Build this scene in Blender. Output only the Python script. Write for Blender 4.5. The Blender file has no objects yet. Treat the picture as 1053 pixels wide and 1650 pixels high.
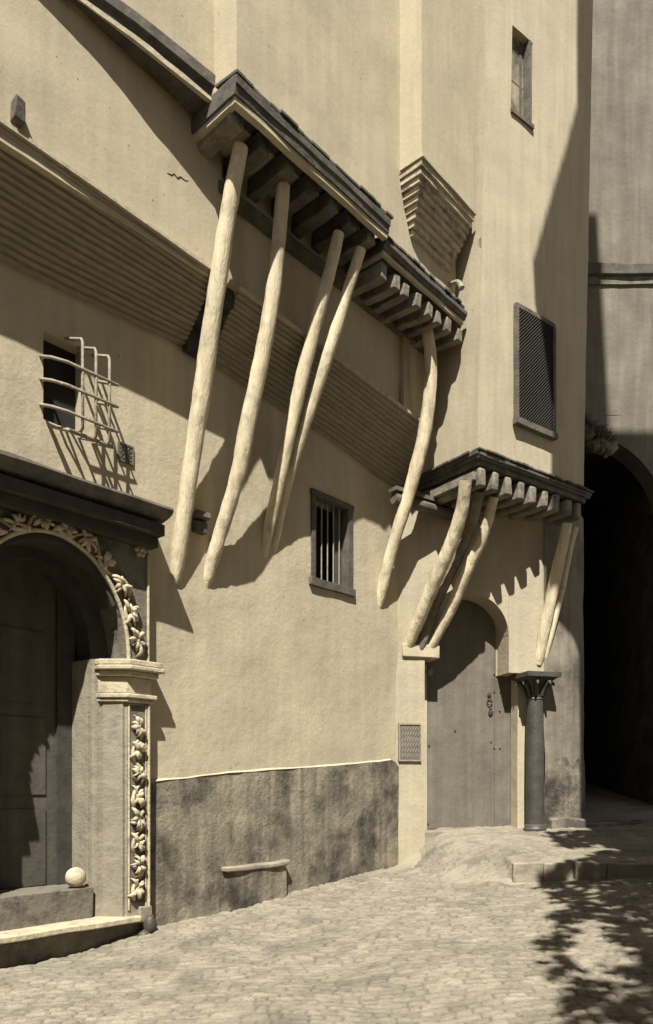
import bpy, bmesh, math, random
import numpy as np
from mathutils import Vector, noise
random.seed(7)
C = bpy.context.scene
col = C.collection
R = math.radians

# ------------------------------------------------------------------ camera, light
F, CX, HY, EYE = 1200.0, 526.5, 1265.0, 1.6
cd = bpy.data.cameras.new('camera'); cam = bpy.data.objects.new('camera', cd); col.objects.link(cam)
cam.location = (0, 0, EYE); cam.rotation_euler = (R(90), 0, 0)
cd.sensor_fit = 'HORIZONTAL'; cd.sensor_width = 36; cd.lens = 36 * F / 1053
cd.shift_y = (HY - 825) / 1053; cd.clip_end = 400; cd.clip_start = .05
C.camera = cam

SU, SZ = 1.32, 2.33                     # sun travel per metre into the main wall, along it and down
TH = R(41.8)
ux, uy = math.sin(TH), math.cos(TH); nx, ny = math.cos(TH), -math.sin(TH)
L = Vector((SU * ux - nx, SU * uy - ny, -SZ)).normalized()
sd = bpy.data.lights.new('sun', 'SUN'); sun = bpy.data.objects.new('sun', sd); col.objects.link(sun)
sun.rotation_euler = L.to_track_quat('-Z', 'Y').to_euler(); sun.location = (0, -6, 20)
sd.energy = 5.0; sd.angle = R(.55); sd.color = (1, .965, .90)
w = bpy.data.worlds.new('World'); C.world = w; w.use_nodes = True
nt = w.node_tree; bg = nt.nodes['Background']
sky = nt.nodes.new('ShaderNodeTexSky'); sky.sky_type = 'NISHITA'; sky.sun_disc = False; sky.air_density = .7; sky.dust_density = .3
sky.sun_elevation = math.asin(-L.z); sky.sun_rotation = math.atan2(-L.x, -L.y)
bw_ = nt.nodes.new('ShaderNodeRGBToBW'); hs = nt.nodes.new('ShaderNodeMixRGB'); hs.blend_type = 'MULTIPLY'; hs.inputs[0].default_value = 1
hs.inputs[2].default_value = (.97, .98, 1.12, 1)      # the print is monochrome: a sky without its blue
nt.links.new(sky.outputs[0], bw_.inputs[0]); nt.links.new(bw_.outputs[0], hs.inputs[1]); nt.links.new(hs.outputs[0], bg.inputs[0])
bg.inputs[1].default_value = .07
C.view_settings.view_transform = 'Standard'; C.view_settings.look = 'None'
C.view_settings.exposure = 1.07; C.view_settings.gamma = 1
C.render.engine = 'CYCLES'; C.cycles.diffuse_bounces = 3

# ------------------------------------------------------------------ frames
class Frame:
    """a wall's own axes: u along it, n out of it, z up"""
    def __init__(s, o, deg):
        t = R(deg); s.o = Vector((o[0], o[1], 0))
        s.u = Vector((math.sin(t), math.cos(t), 0)); s.n = Vector((math.cos(t), -math.sin(t), 0))
    def w(s, u, n, z): return s.o + s.u * u + s.n * n + Vector((0, 0, z))
    def inv(s, p):
        q = Vector(p) - s.o; return (q.dot(s.u), q.dot(s.n), q.z)
A = Frame((-1.95, 8.17), 41.8)          # the long wall
D = Frame((2.196, 10.61), 54)           # the corner house, upper floor
Ef = Frame((1.098, 11.57), 75)          # the corner house, doorway
W = Frame((0, 0), 90)                   # world: u = x, n = -y

def ray(x, y): return Vector(((x - CX) / F, 1, (HY - y) / F))
def on_plane(fr, x, y, n=0.0):          # survey of the photograph: point on a wall plane
    d = ray(x, y); c = Vector((0, 0, EYE)); t = (fr.o + fr.n * n - c).dot(fr.n) / d.dot(fr.n)
    return c + d * t
def at_height(x, y, z):
    d = ray(x, y); return Vector((0, 0, EYE)) + d * ((z - EYE) / d.z)
def at_depth(x, y, Y): return Vector((0, 0, EYE)) + ray(x, y) * Y

def lerp(a, b, t): return a + (b - a) * t
def interp(x, pts):
    if x <= pts[0][0]: return pts[0][1]
    for (a, b), (c, d) in zip(pts, pts[1:]):
        if x <= c: return lerp(b, d, (x - a) / (c - a))
    return pts[-1][1]
def nz(p, s=1.0, o=0.0): return noise.noise(Vector((p[0] * s + o, p[1] * s - o, p[2] * s + 2 * o)))

# ------------------------------------------------------------------ materials
def srgb(r, g, b):
    f = lambda c: ((c / 255 + .055) / 1.055) ** 2.4 if c > 10 else c / 255 / 12.92
    return (f(r), f(g), f(b))
TINT = (1.0, .858, .58)
def tone(v):
    k = 1 - min(v / .45, 1)
    return (v * TINT[0], v * (TINT[1] + .05 * k), v * (TINT[2] + .17 * k), 1)

def mat(name, v, var=.15, scale=3.0, bump=.3, bscale=25, rough=.85, fine=140, streak=0, dark=None, dscale=1.2, dthr=.55, stretch=(1, 1, 1), spec=.2, attr=None, cracks=0, grain=.15, pits=0):
    m = bpy.data.materials.new(name); m.use_nodes = True
    t = m.node_tree; N = t.nodes; K = t.links; b = N['Principled BSDF']
    b.inputs['Roughness'].default_value = rough
    b.inputs['Specular IOR Level'].default_value = spec
    geo = N.new('ShaderNodeNewGeometry')
    mp = N.new('ShaderNodeMapping'); mp.inputs['Scale'].default_value = stretch
    K.new(geo.outputs['Position'], mp.inputs['Vector'])
    def nois(sc, det=6, rg=.6, src=mp):
        n = N.new('ShaderNodeTexNoise'); n.inputs['Scale'].default_value = sc; n.inputs['Detail'].default_value = det
        n.inputs['Roughness'].default_value = rg; K.new(src.outputs[0] if src is mp else src.outputs['Position'], n.inputs['Vector']); return n
    def ramp(src, p0, c0, p1, c1):
        r = N.new('ShaderNodeValToRGB'); r.color_ramp.elements[0].position = p0; r.color_ramp.elements[0].color = c0
        r.color_ramp.elements[1].position = p1; r.color_ramp.elements[1].color = c1; K.new(src, r.inputs[0]); return r
    def mix(kind, f, a, c):
        x = N.new('ShaderNodeMixRGB'); x.blend_type = kind
        if isinstance(f, float): x.inputs[0].default_value = f
        else: K.new(f, x.inputs[0])
        for i, s in ((1, a), (2, c)):
            if isinstance(s, tuple): x.inputs[i].default_value = s
            else: K.new(s, x.inputs[i])
        return x.outputs[0]
    a = ramp(nois(scale).outputs['Fac'], .3, tone(v * (1 - var)), .7, tone(min(.9, v * (1 + var))))
    c = a.outputs[0]
    f = ramp(nois(fine, 3, .7).outputs['Fac'], .3, (1 - grain,) * 3 + (1,), .7, (1 + grain * .5,) * 3 + (1,))
    c = mix('MULTIPLY', 1.0, c, f.outputs[0])
    if dark is not None:
        d = ramp(nois(dscale, 8, .68, geo).outputs['Fac'], dthr - .1, (0, 0, 0, 1), dthr + .1, (1, 1, 1, 1))
        c = mix('MIX', d.outputs[0], c, tone(dark))
    if streak:
        sm = N.new('ShaderNodeMapping'); sm.inputs['Scale'].default_value = (9, 9, .7); K.new(geo.outputs['Position'], sm.inputs['Vector'])
        s = N.new('ShaderNodeTexNoise'); s.inputs['Scale'].default_value = 1; s.inputs['Detail'].default_value = 6; K.new(sm.outputs[0], s.inputs['Vector'])
        sr = ramp(s.outputs['Fac'], .35, (1 - streak,) * 3 + (1,), .65, (1, 1, 1, 1))
        c = mix('MULTIPLY', 1.0, c, sr.outputs[0])
    if pits:
        vo = N.new('ShaderNodeTexVoronoi'); vo.inputs['Scale'].default_value = 9; K.new(nois(2.5, 2, .5, geo).outputs['Color'], vo.inputs['Vector']) if False else K.new(geo.outputs['Position'], vo.inputs['Vector'])
        pr = ramp(vo.outputs['Distance'], .07, (1, 1, 1, 1), .12, (0, 0, 0, 1)); mk = ramp(nois(1.3, 4, .6, geo).outputs['Fac'], .56, (0, 0, 0, 1), .60, (pits, pits, pits, 1))
        mm = mix('MULTIPLY', 1.0, pr.outputs[0], mk.outputs[0]); c = mix('MIX', mm, c, tone(.12))
    if attr:
        at = N.new('ShaderNodeAttribute'); at.attribute_name = attr
        c = mix('MULTIPLY', 1.0, c, at.outputs['Color'])
    K.new(c, b.inputs['Base Color'])
    h = nois(bscale, 8, .65); h2 = nois(bscale * .18, 3, .5)
    ad = N.new('ShaderNodeMath'); ad.operation = 'MULTIPLY_ADD'; ad.inputs[1].default_value = 2.2
    K.new(h2.outputs['Fac'], ad.inputs[0]); K.new(h.outputs['Fac'], ad.inputs[2])
    bp = N.new('ShaderNodeBump'); bp.inputs['Strength'].default_value = bump; bp.inputs['Distance'].default_value = .02
    hh = ad.outputs[0]
    if cracks:
        vo = N.new('ShaderNodeTexVoronoi'); vo.feature = 'DISTANCE_TO_EDGE'; vo.inputs['Scale'].default_value = cracks
        K.new(mp.outputs[0], vo.inputs['Vector'])
        cr = ramp(vo.outputs['Distance'], .0, (0, 0, 0, 1), .06, (1, 1, 1, 1))
        a3 = N.new('ShaderNodeMath'); a3.operation = 'MULTIPLY_ADD'; a3.inputs[1].default_value = .6
        K.new(cr.outputs[0], a3.inputs[0]); K.new(hh, a3.inputs[2]); hh = a3.outputs[0]
    K.new(hh, bp.inputs['Height']); K.new(bp.outputs[0], b.inputs['Normal'])
    return m

M = {}
M['plaster'] = mat('limewashed_plaster', .43, .10, 1.1, .30, 22, streak=.10, fine=75, dark=.34, dscale=.9, dthr=.64, pits=.8)
M['plaster_up'] = mat('upper_plaster', .42, .08, 1.0, .16, 18, streak=.10, fine=60, dark=.34, dscale=.8, dthr=.66, pits=.8)
M['corner_plaster'] = mat('corner_house_plaster', .41, .07, 1.2, .18, 20, streak=.12, fine=60, dark=.34, dscale=.7, dthr=.66, pits=.8)
M['door_plaster'] = mat('doorway_plaster', .38, .10, 1.4, .4, 16, streak=.1, dark=.30, dscale=1.1, dthr=.66)
M['shaded_plaster'] = mat('shaded_stained_plaster', .215, .16, 1.2, .5, 14, streak=.25, dark=.11, dscale=1.1, dthr=.57, fine=60)  # curved wall's half-shade is put into this darker, stained tone
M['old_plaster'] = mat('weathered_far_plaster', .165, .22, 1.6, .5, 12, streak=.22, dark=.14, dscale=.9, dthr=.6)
M['opposite'] = mat('opposite_plaster', .34, .15, 1.0, .4, 12, streak=.2)
M['dado'] = mat('bare_render_dado', .26, .25, 2.8, .8, 16, streak=.34, dark=.06, dscale=1.5, dthr=.53, fine=55, grain=.3)
M['plinth'] = mat('rough_stone_plinth', .20, .3, 3, .9, 12, dark=.07, dscale=1.8, dthr=.52)
M['pole'] = mat('whitewashed_timber_pole', .62, .12, 4, .7, 16, stretch=(4, 4, .45), streak=.2, dark=.34, dscale=3.2, dthr=.62, fine=50, grain=.2)
M['beam'] = mat('whitewashed_timber_beam', .20, .3, 5, .8, 18, dark=.08, dscale=4, dthr=.6)
M['beam_dark'] = mat('dark_timber_beam', .12, .3, 5, .5, 18, dark=.06, dscale=4, dthr=.56)
M['board'] = mat('weathered_timber_board', .10, .3, 6, .5, 18, dark=.06, dscale=5, dthr=.55)
M['lip'] = mat('limewashed_board_edge', .40, .15, 6, .4, 20, dark=.2, dscale=7, dthr=.64)
M['corbel'] = mat('weathered_corbel_plank', .27, .16, 7, .5, 30, stretch=(1, 1, 5), dark=.27, dscale=2.2, dthr=.64)
M['corbel_small'] = mat('small_corbel_plank', .42, .22, 7, .5, 30, dark=.12, dscale=6, dthr=.6)
M['stone'] = mat('carved_marble', .225, .2, 4, .6, 22, dark=.14, dscale=6, dthr=.64)
M['stone_darker'] = mat('darker_marble', .17, .25, 4, .6, 22, dark=.07, dscale=4, dthr=.56)  # darker marble for the arch face and threshold
M['stone_white'] = mat('worn_white_stone', .42, .2, 7, .7, 22, dark=.2, dscale=5, dthr=.62)
M['stone_dark'] = mat('dark_column_stone', .055, .3, 5, .3, 30, rough=.5, spec=.4)
M['door'] = mat('grey_painted_door_planks', .155, .12, 3, .3, 30, rough=.65, streak=.2, dark=.11, dscale=1.6, dthr=.6)
M['dark_and_shade'] = mat('dark_timber_and_shade', .05, .25, 6, .3, 20)
M['panel'] = mat('door_panel_timber', .085, .2, 4, .3, 20, streak=.2)
M['iron'] = mat('rusty_wrought_iron', .25, .25, 20, .3, 60, rough=.6)
M['iron_light'] = mat('painted_window_bars', .26, .15, 20, .3, 60, rough=.6)
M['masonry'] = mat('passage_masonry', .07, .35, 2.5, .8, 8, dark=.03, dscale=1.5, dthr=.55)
M['black'] = mat('unlit_interior', .022, .3, 3, .2, 10)
M['lattice'] = mat('dark_lattice_wood', .03, .2, 20, .2, 60)
M['glass'] = mat('mottled_reflection_glass', .20, .85, 3.2, .1, 6, rough=.25, spec=.5)  # mottled reflections are put into the glass colour
M['plaque'] = mat('engraved_slate', .12, .2, 8, .4, 40)
M['leaf'] = mat('dry_weeds', .09, .3, 20, .2, 30)
M['ground'] = mat('worn_cobbles', .235, .2, 2.4, .8, 30, fine=70, grain=.28, dark=.12, dscale=1.3, dthr=.60, attr='sett')
M['landing'] = mat('worn_paving', .25, .16, 2.5, .6, 14, dark=.14, dscale=1.6, dthr=.6)
M['step'] = mat('step_stone', .26, .2, 3.5, .7, 14, dark=.16, dscale=3, dthr=.58)

# ------------------------------------------------------------------ mesh builder
class MB:
    def __init__(s): s.v = []; s.f = []
    def add(s, vs, fs):
        k = len(s.v); s.v += [Vector(p) for p in vs]; s.f += [tuple(i + k for i in f) for f in fs]
    def hexa(s, p): s.add(p, [(0, 1, 2, 3), (7, 6, 5, 4), (0, 4, 5, 1), (1, 5, 6, 2), (2, 6, 7, 3), (3, 7, 4, 0)])
    def box(s, fr, u0, u1, n0, n1, z0, z1, tilt=0, seg=1, jit=0, k=0.0):
        """box in a wall's axes, cut into seg lengths along u so that it can waver"""
        vs = []; fs = []
        for i in range(seg + 1):
            u = lerp(u0, u1, i / seg)
            for (n, z) in ((n0, z0), (n1, z0), (n1, z1), (n0, z1)):
                p = fr.w(u, n, z + tilt * (u - u0))
                if jit: p = p + Vector((nz(p, 2.5, k), nz(p, 2.5, k + 9), nz(p, 2.5, k + 5))) * jit
                vs.append(p)
        fs.append((0, 1, 2, 3)); e = seg * 4; fs.append((e + 3, e + 2, e + 1, e))
        for i in range(seg):
            a = i * 4
            for j in range(4):
                q = (j + 1) % 4; fs.append((a + j, a + 4 + j, a + 4 + q, a + q))
        s.add(vs, fs)
    def bar(s, p, q, w, h, jit=0, seg=6, k=0.0):
        """squared timber from p to q"""
        p = Vector(p); q = Vector(q); d = (q - p).normalized(); sd = d.cross(Vector((0, 0, 1))).normalized(); up = sd.cross(d)
        vs = []; fs = []
        for i in range(seg + 1):
            c = p.lerp(q, i / seg)
            for a, b in ((-1, -1), (1, -1), (1, 1), (-1, 1)):
                x = c + sd * a * w / 2 + up * b * h / 2
                if jit: x = x + Vector((nz(x, 4, k), nz(x, 4, k + 7), nz(x, 4, k + 3))) * jit
                vs.append(x)
        fs.append((0, 1, 2, 3)); e = seg * 4; fs.append((e + 3, e + 2, e + 1, e))
        for i in range(seg):
            a = i * 4
            for j in range(4):
                r = (j + 1) % 4; fs.append((a + j, a + 4 + j, a + 4 + r, a + r))
        s.add(vs, fs)
    def tube(s, pts, rad, sides=10, sub=4, jit=0, k=0.0, cap=True, flat=1.0):
        """round member through points (Catmull-Rom), radius per point"""
        P = [Vector(p) for p in pts]; n = len(P)
        if not isinstance(rad, (list, tuple)): rad = [rad] * n
        path = []
        if n > 2 and sub > 1:
            for i in range(n - 1):
                p0 = P[max(0, i - 1)]; p1 = P[i]; p2 = P[i + 1]; p3 = P[min(n - 1, i + 2)]
                for j in range(sub):
                    t = j / sub
                    q = .5 * ((2 * p1) + (p2 - p0) * t + (2 * p0 - 5 * p1 + 4 * p2 - p3) * t * t + (3 * p1 - p0 - 3 * p2 + p3) * t ** 3)
                    path.append((q, lerp(rad[i], rad[i + 1], t)))
            path.append((P[-1], rad[-1]))
        else: path = list(zip(P, rad))
        vs = []; fs = []; ref = None
        for i, (c, r) in enumerate(path):
            d = (path[min(i + 1, len(path) - 1)][0] - path[max(i - 1, 0)][0]).normalized()
            if ref is None: ref = d.orthogonal().normalized()
            ref = (ref - d * ref.dot(d)).normalized(); b = d.cross(ref)
            for j in range(sides):
                a = 2 * math.pi * j / sides; rr = r
                o = ref * math.cos(a) + b * math.sin(a) * flat
                if jit: rr = r * (1 + jit * nz(c + o * r, 5, k) + .6 * jit * nz(c + o * r, 17, k))
                vs.append(c + o * rr)
        for i in range(len(path) - 1):
            for j in range(sides):
                a = i * sides + j; b2 = i * sides + (j + 1) % sides; fs.append((a, b2, b2 + sides, a + sides))
        if cap:
            fs.append(tuple(range(sides))[::-1]); fs.append(tuple(range(len(vs) - sides, len(vs))))
        s.add(vs, fs)
    def lathe(s, c, prof, sides=24, jit=0, sq=0):
        """turned shape round a vertical axis at c; prof is (radius, z)"""
        vs = []; fs = []
        for r, z in prof:
            for j in range(sides):
                a = 2 * math.pi * j / sides; p = Vector((c[0] + r * math.cos(a), c[1] + r * math.sin(a), c[2] + z))
                if jit: p = p + Vector((nz(p, 6), nz(p, 6, 4), 0)) * jit
                vs.append(p)
        for i in range(len(prof) - 1):
            for j in range(sides):
                a = i * sides + j; b = i * sides + (j + 1) % sides; fs.append((a, b, b + sides, a + sides))
        fs.append(tuple(range(sides))[::-1]); fs.append(tuple(range(len(vs) - sides, len(vs))))
        s.add(vs, fs)
    def blob(s, c, rx, ry, rz, fr=W, k=0.0, amp=.2, seg=10):
        """rough rounded lump in a wall's axes"""
        vs = []; fs = []; ring = seg // 2
        for i in range(ring + 1):
            ph = math.pi * i / ring
            for j in range(seg):
                th = 2 * math.pi * j / seg
                o = Vector((math.sin(ph) * math.cos(th), math.sin(ph) * math.sin(th), math.cos(ph)))
                q = 1 + amp * nz(o, 2.2, k)
                vs.append(Vector(c) + fr.u * o.x * rx * q + fr.n * o.y * ry * q + Vector((0, 0, o.z * rz * q)))
        for i in range(ring):
            for j in range(seg):
                a = i * seg + j; b = i * seg + (j + 1) % seg; fs.append((a, b, b + seg, a + seg))
        s.add(vs, fs)
    def sweep(s, fr, prof, us, zf=None, ends=True, jit=0, k=0.0, du=None):
        """closed (n, z) profile carried along u; zf(u, n, z) may bend it; du(n, z, end) shifts the ends"""
        m = len(prof); vs = []; fs = []
        for i, u in enumerate(us):
            for j, (n, z) in enumerate(prof):
                uu = u + (du(n, z) if du and i == 0 else 0)
                zz = zf(uu, n, z) if zf else z; p = fr.w(uu, n, zz)
                if jit: p = p + fr.n * nz(p, 3, k + j * .01) * jit + Vector((0, 0, jit * nz(p, 2.3, k + j * .37)))
                vs.append(p)
        for i in range(len(us) - 1):
            for j in range(m):
                a = i * m + j; b = i * m + (j + 1) % m; fs.append((a, b, b + m, a + m))
        if ends: fs.append(tuple(range(m))[::-1]); fs.append(tuple(range(len(vs) - m, len(vs))))
        s.add(vs, fs)
    def panel(s, fr, u0, u1, z0, z1, n, th, holes=(), cell=.14, amp=.012, k=0.0, ztop=None, lean=None, rd=None):
        """wall slab with rectangular openings, its face slightly uneven like hand-laid plaster"""
        def cuts(a, b, extra):
            pts = sorted(set([a, b] + [e for e in extra if a < e < b])); out = []
            for p, q in zip(pts, pts[1:]):
                m = max(1, round((q - p) / cell)); out += [lerp(p, q, i / m) for i in range(m)]
            return out + [b]
        U = cuts(u0, u1, [h[i] for h in holes for i in (0, 1)]); Z = cuts(z0, z1, [h[i] for h in holes for i in (2, 3)])
        def pos(u, z, back):
            nn = n if not back else n - th
            zz = z
            if ztop and z1 > z0: zz = z0 + (z - z0) * (ztop(u) - z0) / (z1 - z0)
            uu = u + (lean(u, zz) if lean else 0)
            p = fr.w(uu, nn, zz)
            d = amp * (nz(p, .9, k) + .5 * nz(p, 2.6, k)) + amp * .22 * nz(p, 8, k)
            return p + fr.n * d
        nu, nzz = len(U), len(Z)
        def inside(u, z): return any(h[0] < u < h[1] and h[2] < z < h[3] for h in holes)
        vs = [pos(u, z, False) for u in U for z in Z]; fs = []; solid = {}
        for i in range(nu - 1):
            for j in range(nzz - 1):
                ok = not inside((U[i] + U[i + 1]) / 2, (Z[j] + Z[j + 1]) / 2); solid[i, j] = ok
                if ok: fs.append((i * nzz + j, (i + 1) * nzz + j, (i + 1) * nzz + j + 1, i * nzz + j + 1))
        # rims: outside edge and reveals
        base = len(vs); back = {}
        def bv(i, j):
            if (i, j) not in back:
                back[i, j] = len(vs); vs.append(pos(U[i], Z[j], True))
            return back[i, j]
        for i in range(nu - 1):
            for j in range(nzz - 1):
                if not solid[i, j]: continue
                for di, dj, e in ((-1, 0, ((i, j), (i, j + 1))), (1, 0, ((i + 1, j), (i + 1, j + 1))), (0, -1, ((i, j), (i + 1, j))), (0, 1, ((i, j + 1), (i + 1, j + 1)))):
                    if not solid.get((i + di, j + dj), False):
                        (a, b), (c, d) = e; fs.append((a * nzz + b, c * nzz + d, bv(c, d), bv(a, b)))
        s.add(vs, fs)
    def poly_slab(s, fr, pts, n0, n1, amp=0, k=0.0):
        """slab from an outline in (u, z)"""
        m = len(pts); a = [fr.w(u, n0, z) for u, z in pts]; b = [fr.w(u, n1, z) for u, z in pts]
        if amp: a = [p + fr.n * amp * nz(p, 2, k) for p in a]; b = [p + fr.n * amp * nz(p, 2, k) for p in b]
        s.add(a + b, [tuple(range(m)), tuple(range(2 * m - 1, m - 1, -1))] + [(i, (i + 1) % m, (i + 1) % m + m, i + m) for i in range(m)])
    def build(s, name, m, parent=None, smooth=False, bevel=0, loc=None, tri=False):
        me = bpy.data.meshes.new(name)
        base = Vector(parent['base']) if parent else (Vector(loc) if loc is not None else Vector((sum(p.x for p in s.v) / len(s.v), sum(p.y for p in s.v) / len(s.v), min(p.z for p in s.v))))
        me.from_pydata([tuple(p - base) for p in s.v], [], s.f)
        bm = bmesh.new(); bm.from_mesh(me); bmesh.ops.recalc_face_normals(bm, faces=bm.faces); bm.to_mesh(me); bm.free()
        me.materials.append(M[m] if isinstance(m, str) else m)
        bm = bmesh.new(); bm.from_mesh(me); lim = R(62 if smooth else 33)
        for f in bm.faces: f.smooth = True
        for e in bm.edges: e.smooth = len(e.link_faces) == 2 and e.calc_face_angle(0) < lim
        bm.to_mesh(me); bm.free()
        o = bpy.data.objects.new(name, me); col.objects.link(o)
        if parent: o.parent = root_fix(o, parent)
        else: o.location = base; o['base'] = tuple(base)
        if bevel:
            b = o.modifiers.new('worn_edges', 'BEVEL'); b.width = bevel; b.segments = 2; b.limit_method = 'ANGLE'; b.angle_limit = R(40)
        return o
def root_fix(o, parent):
    o['base'] = tuple(parent['base']); return parent
def thing(name, loc, label, cat, group=None):
    o = bpy.data.objects.new(name, None); col.objects.link(o); o.location = loc; o['base'] = tuple(loc); o.empty_display_size = .3
    return tag(o, label, cat, group)
def tag(o, label, cat, group=None):
    o['label'] = label; o['category'] = cat
    if group: o['group'] = group
    return o
def part(name, m, parent, fn, **kw):
    b = MB(); fn(b); return b.build(name, m, parent, **kw)

# ------------------------------------------------------------------ the street
def ground_z(X, Y):
    u = (X + 1.95) * ux + (Y - 8.17) * uy
    return .0757 * np.clip(u, -9, 8.5)
def smooth(a, b, x):
    t = np.clip((x - a) / (b - a), 0, 1); return t * t * (3 - 2 * t)
def landing_h(X, Y):
    """the paved rise in front of the arched door: sharp where the step stones are, a ramp on its left"""
    front = smooth(9.66, 9.70, Y) * smooth(2.36, 2.42, X)
    toe = 8.7 + (2.45 - X) * 1.45
    ramp = smooth(0, 1, (Y - toe) / 1.75) * smooth(.95, 1.9, X) * np.where(Y < 9.7, 1 - smooth(2.1, 2.42, X), 1)
    top = .59 + (Y - 9.7) * .115
    h = top - ground_z(X, Y)
    return np.where(X > 2.42, front * h, np.maximum(front, ramp) * h)
def hash2(a, b):
    v = np.sin(a * 127.1 + b * 311.7) * 43758.5453; return v - np.floor(v)
def setts(X, Y):
    """rows of uneven setts: returns height 0..1 and a tone per stone"""
    wx = .05 * np.sin(X * 2.1 + Y * 1.3) + .03 * np.sin(X * 5.3 - Y * 3.1); wy = .06 * np.sin(X * 1.7 + 1) + .035 * np.sin(X * 4.1 + Y * 2.2) + .05 * np.sin(Y * 1.9)
    x = X + wx; y = Y + wy; pr = .086
    row = np.floor(y / pr); fy = y / pr - row
    ln = .105 + .055 * hash2(row, 3.3); xx = x / ln + hash2(row, 1.7) * 9; c = np.floor(xx); j = (hash2(row, c) - .5) * .35
    fx = xx - c; j2 = (hash2(row, c + 1) - .5) * .35
    d1 = (fx - j * .5); d2 = (1 + j2 * .5 - fx); dx = np.minimum(d1, d2) * ln; dy = np.minimum(fy, 1 - fy) * pr
    e = np.minimum(dx, dy); h = np.clip(e / .021, 0, 1); h = 1 - (1 - h) ** 2.2
    return h, hash2(row + 5, c * 1.3), hash2(c, row + 11)
def grid_mesh(name, xs, ys, detail, m):
    X, Y = np.meshgrid(xs, ys); Z = ground_z(X, Y) + landing_h(X, Y)
    # edge mask: cobbles only, the landing is smooth paving
    lh = landing_h(X, Y); cob = 1 - smooth(.0, .5, lh)
    h, r1, r2 = setts(X, Y)
    undul = .012 * np.sin(X * 3.1 + Y * 1.7) + .010 * np.sin(X * 1.3 - Y * 4.1) + .006 * np.sin(X * 9 + 3 * np.sin(Y * 7))
    wear = .5 + .5 * np.sin(X * 1.1 + 2 * np.sin(Y * .9)) ; amp = .013 + .012 * wear
    if detail: Z = Z + undul + cob * (h * amp + (r1 - .5) * .010 * (h > .3)) + (1 - cob) * (.006 * (r2 - .5) * (h > .3) + .35 * h * amp)
    far = np.maximum(0, Y - 15); Z = Z - 0 * far
    if not detail: Z = Z - .03
    vs = np.stack([X, Y, Z], -1).reshape(-1, 3); ny_, nx_ = X.shape
    idx = np.arange(ny_ * nx_).reshape(ny_, nx_)
    fs = np.stack([idx[:-1, :-1], idx[:-1, 1:], idx[1:, 1:], idx[1:, :-1]], -1).reshape(-1, 4)
    me = bpy.data.meshes.new(name); me.from_pydata(vs.tolist(), [], fs.tolist())
    me.materials.append(M[m]); 
    for p in me.polygons: p.use_smooth = True
    tonev = (.84 + .26 * r1) * (.62 + .38 * np.clip(h * 1.3, 0, 1))
    tonev = tonev * (cob * 1.0 + (1 - cob) * .55) + (1 - cob) * .47 if detail else np.ones_like(X)
    ca = me.color_attributes.new('sett', 'FLOAT_COLOR', 'POINT'); tv = tonev.reshape(-1)
    ca.data.foreach_set('color', np.stack([tv, tv, tv, np.ones_like(tv)], -1).reshape(-1).astype('f'))
    o = bpy.data.objects.new(name, me); col.objects.link(o); o['kind'] = 'structure'; return o
street = grid_mesh('street', np.arange(-3.6, 6.4, .022), np.arange(4.6, 13.6, .022), True, 'ground')
far_ground = grid_mesh('ground', np.concatenate([np.arange(-60, -4, 4), np.arange(-4, 8, .5), np.arange(8, 61, 4)]), np.concatenate([np.arange(-40, 0, 4), np.arange(0, 16, .5), np.arange(16, 80, 4)]), False, 'landing')

# kerb stones of the broad step before the arched door
xs = [2.40, 2.80, 3.20, 3.62, 4.25, 4.9]
for i, (a, b) in enumerate(zip(xs, xs[1:])):
    s = MB(); y0 = 9.60 + .02 * math.sin(i * 2.3)
    s.box(W, a + .006, b - .006, -(y0 + .30), -y0, .24, .600 - .012 * (i % 2), seg=3, jit=.02, k=i * 1.7)
    lab = ['step stone at the left end of the broad step, catching the sun', 'short step stone second from the left of the broad step', 'step stone beside the dark joint in the middle of the broad step',
           'long shaded step stone right of the middle of the broad step', 'step stone at the far right end of the broad step in shade'][i]
    tag(s.build('step_stone', 'step', bevel=.02), lab, 'step stone', 'stones of the broad step before the door')

# ------------------------------------------------------------------ the long house
house = thing('long_house', A.w(1.5, -2, 0), 'long whitewashed house with overhanging upper floors propped on poles', 'house')
WIN1 = (-1.22, -.80, 5.17, 6.03); WIN2 = (2.62, 3.46, 4.36, 5.60)
ARC = (-2.05, -.354)                                    # stone doorway opening
def lower(b):
    b.panel(A, -7, 4.575, -1.2, 6.95, 0, .42, holes=(WIN1, WIN2, (-2.2, -.22, -1.2, 4.3)), amp=.016)
part('lower_wall', 'plaster', house, lower, smooth=False)
def upper(b):
    b.panel(A, -7, .545, 7.12, 16, .571, .5, amp=.02, k=3)
part('upper_wall', 'plaster_up', house, upper)
def upper2(b):
    b.panel(A, .60, 4.9, 7.05, 8.62, .50, .4, amp=.02, k=6, cell=.1)
    b.box(A, 3.98, 4.12, .50, .56, 7.05, 8.6, seg=1)
part('recessed_wall', 'plaster_up', house, upper2)
def bay(b): b.panel(A, .44, 4.74, 8.60, 16, .95, .5, amp=.02, k=9)
part('bay_wall', 'plaster_up', house, bay)
def bay2(b): b.panel(A, 3.35, 4.66, 9.84, 16, 1.30, .5, amp=.014, k=12)
part('upper_bay_wall', 'plaster_up', house, bay2)
# a dark slot between the two lengths of corbel
def slot(b):
    b.panel(A, .44, .80, 6.35, 7.3, -.005, .3, amp=.0)
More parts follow.
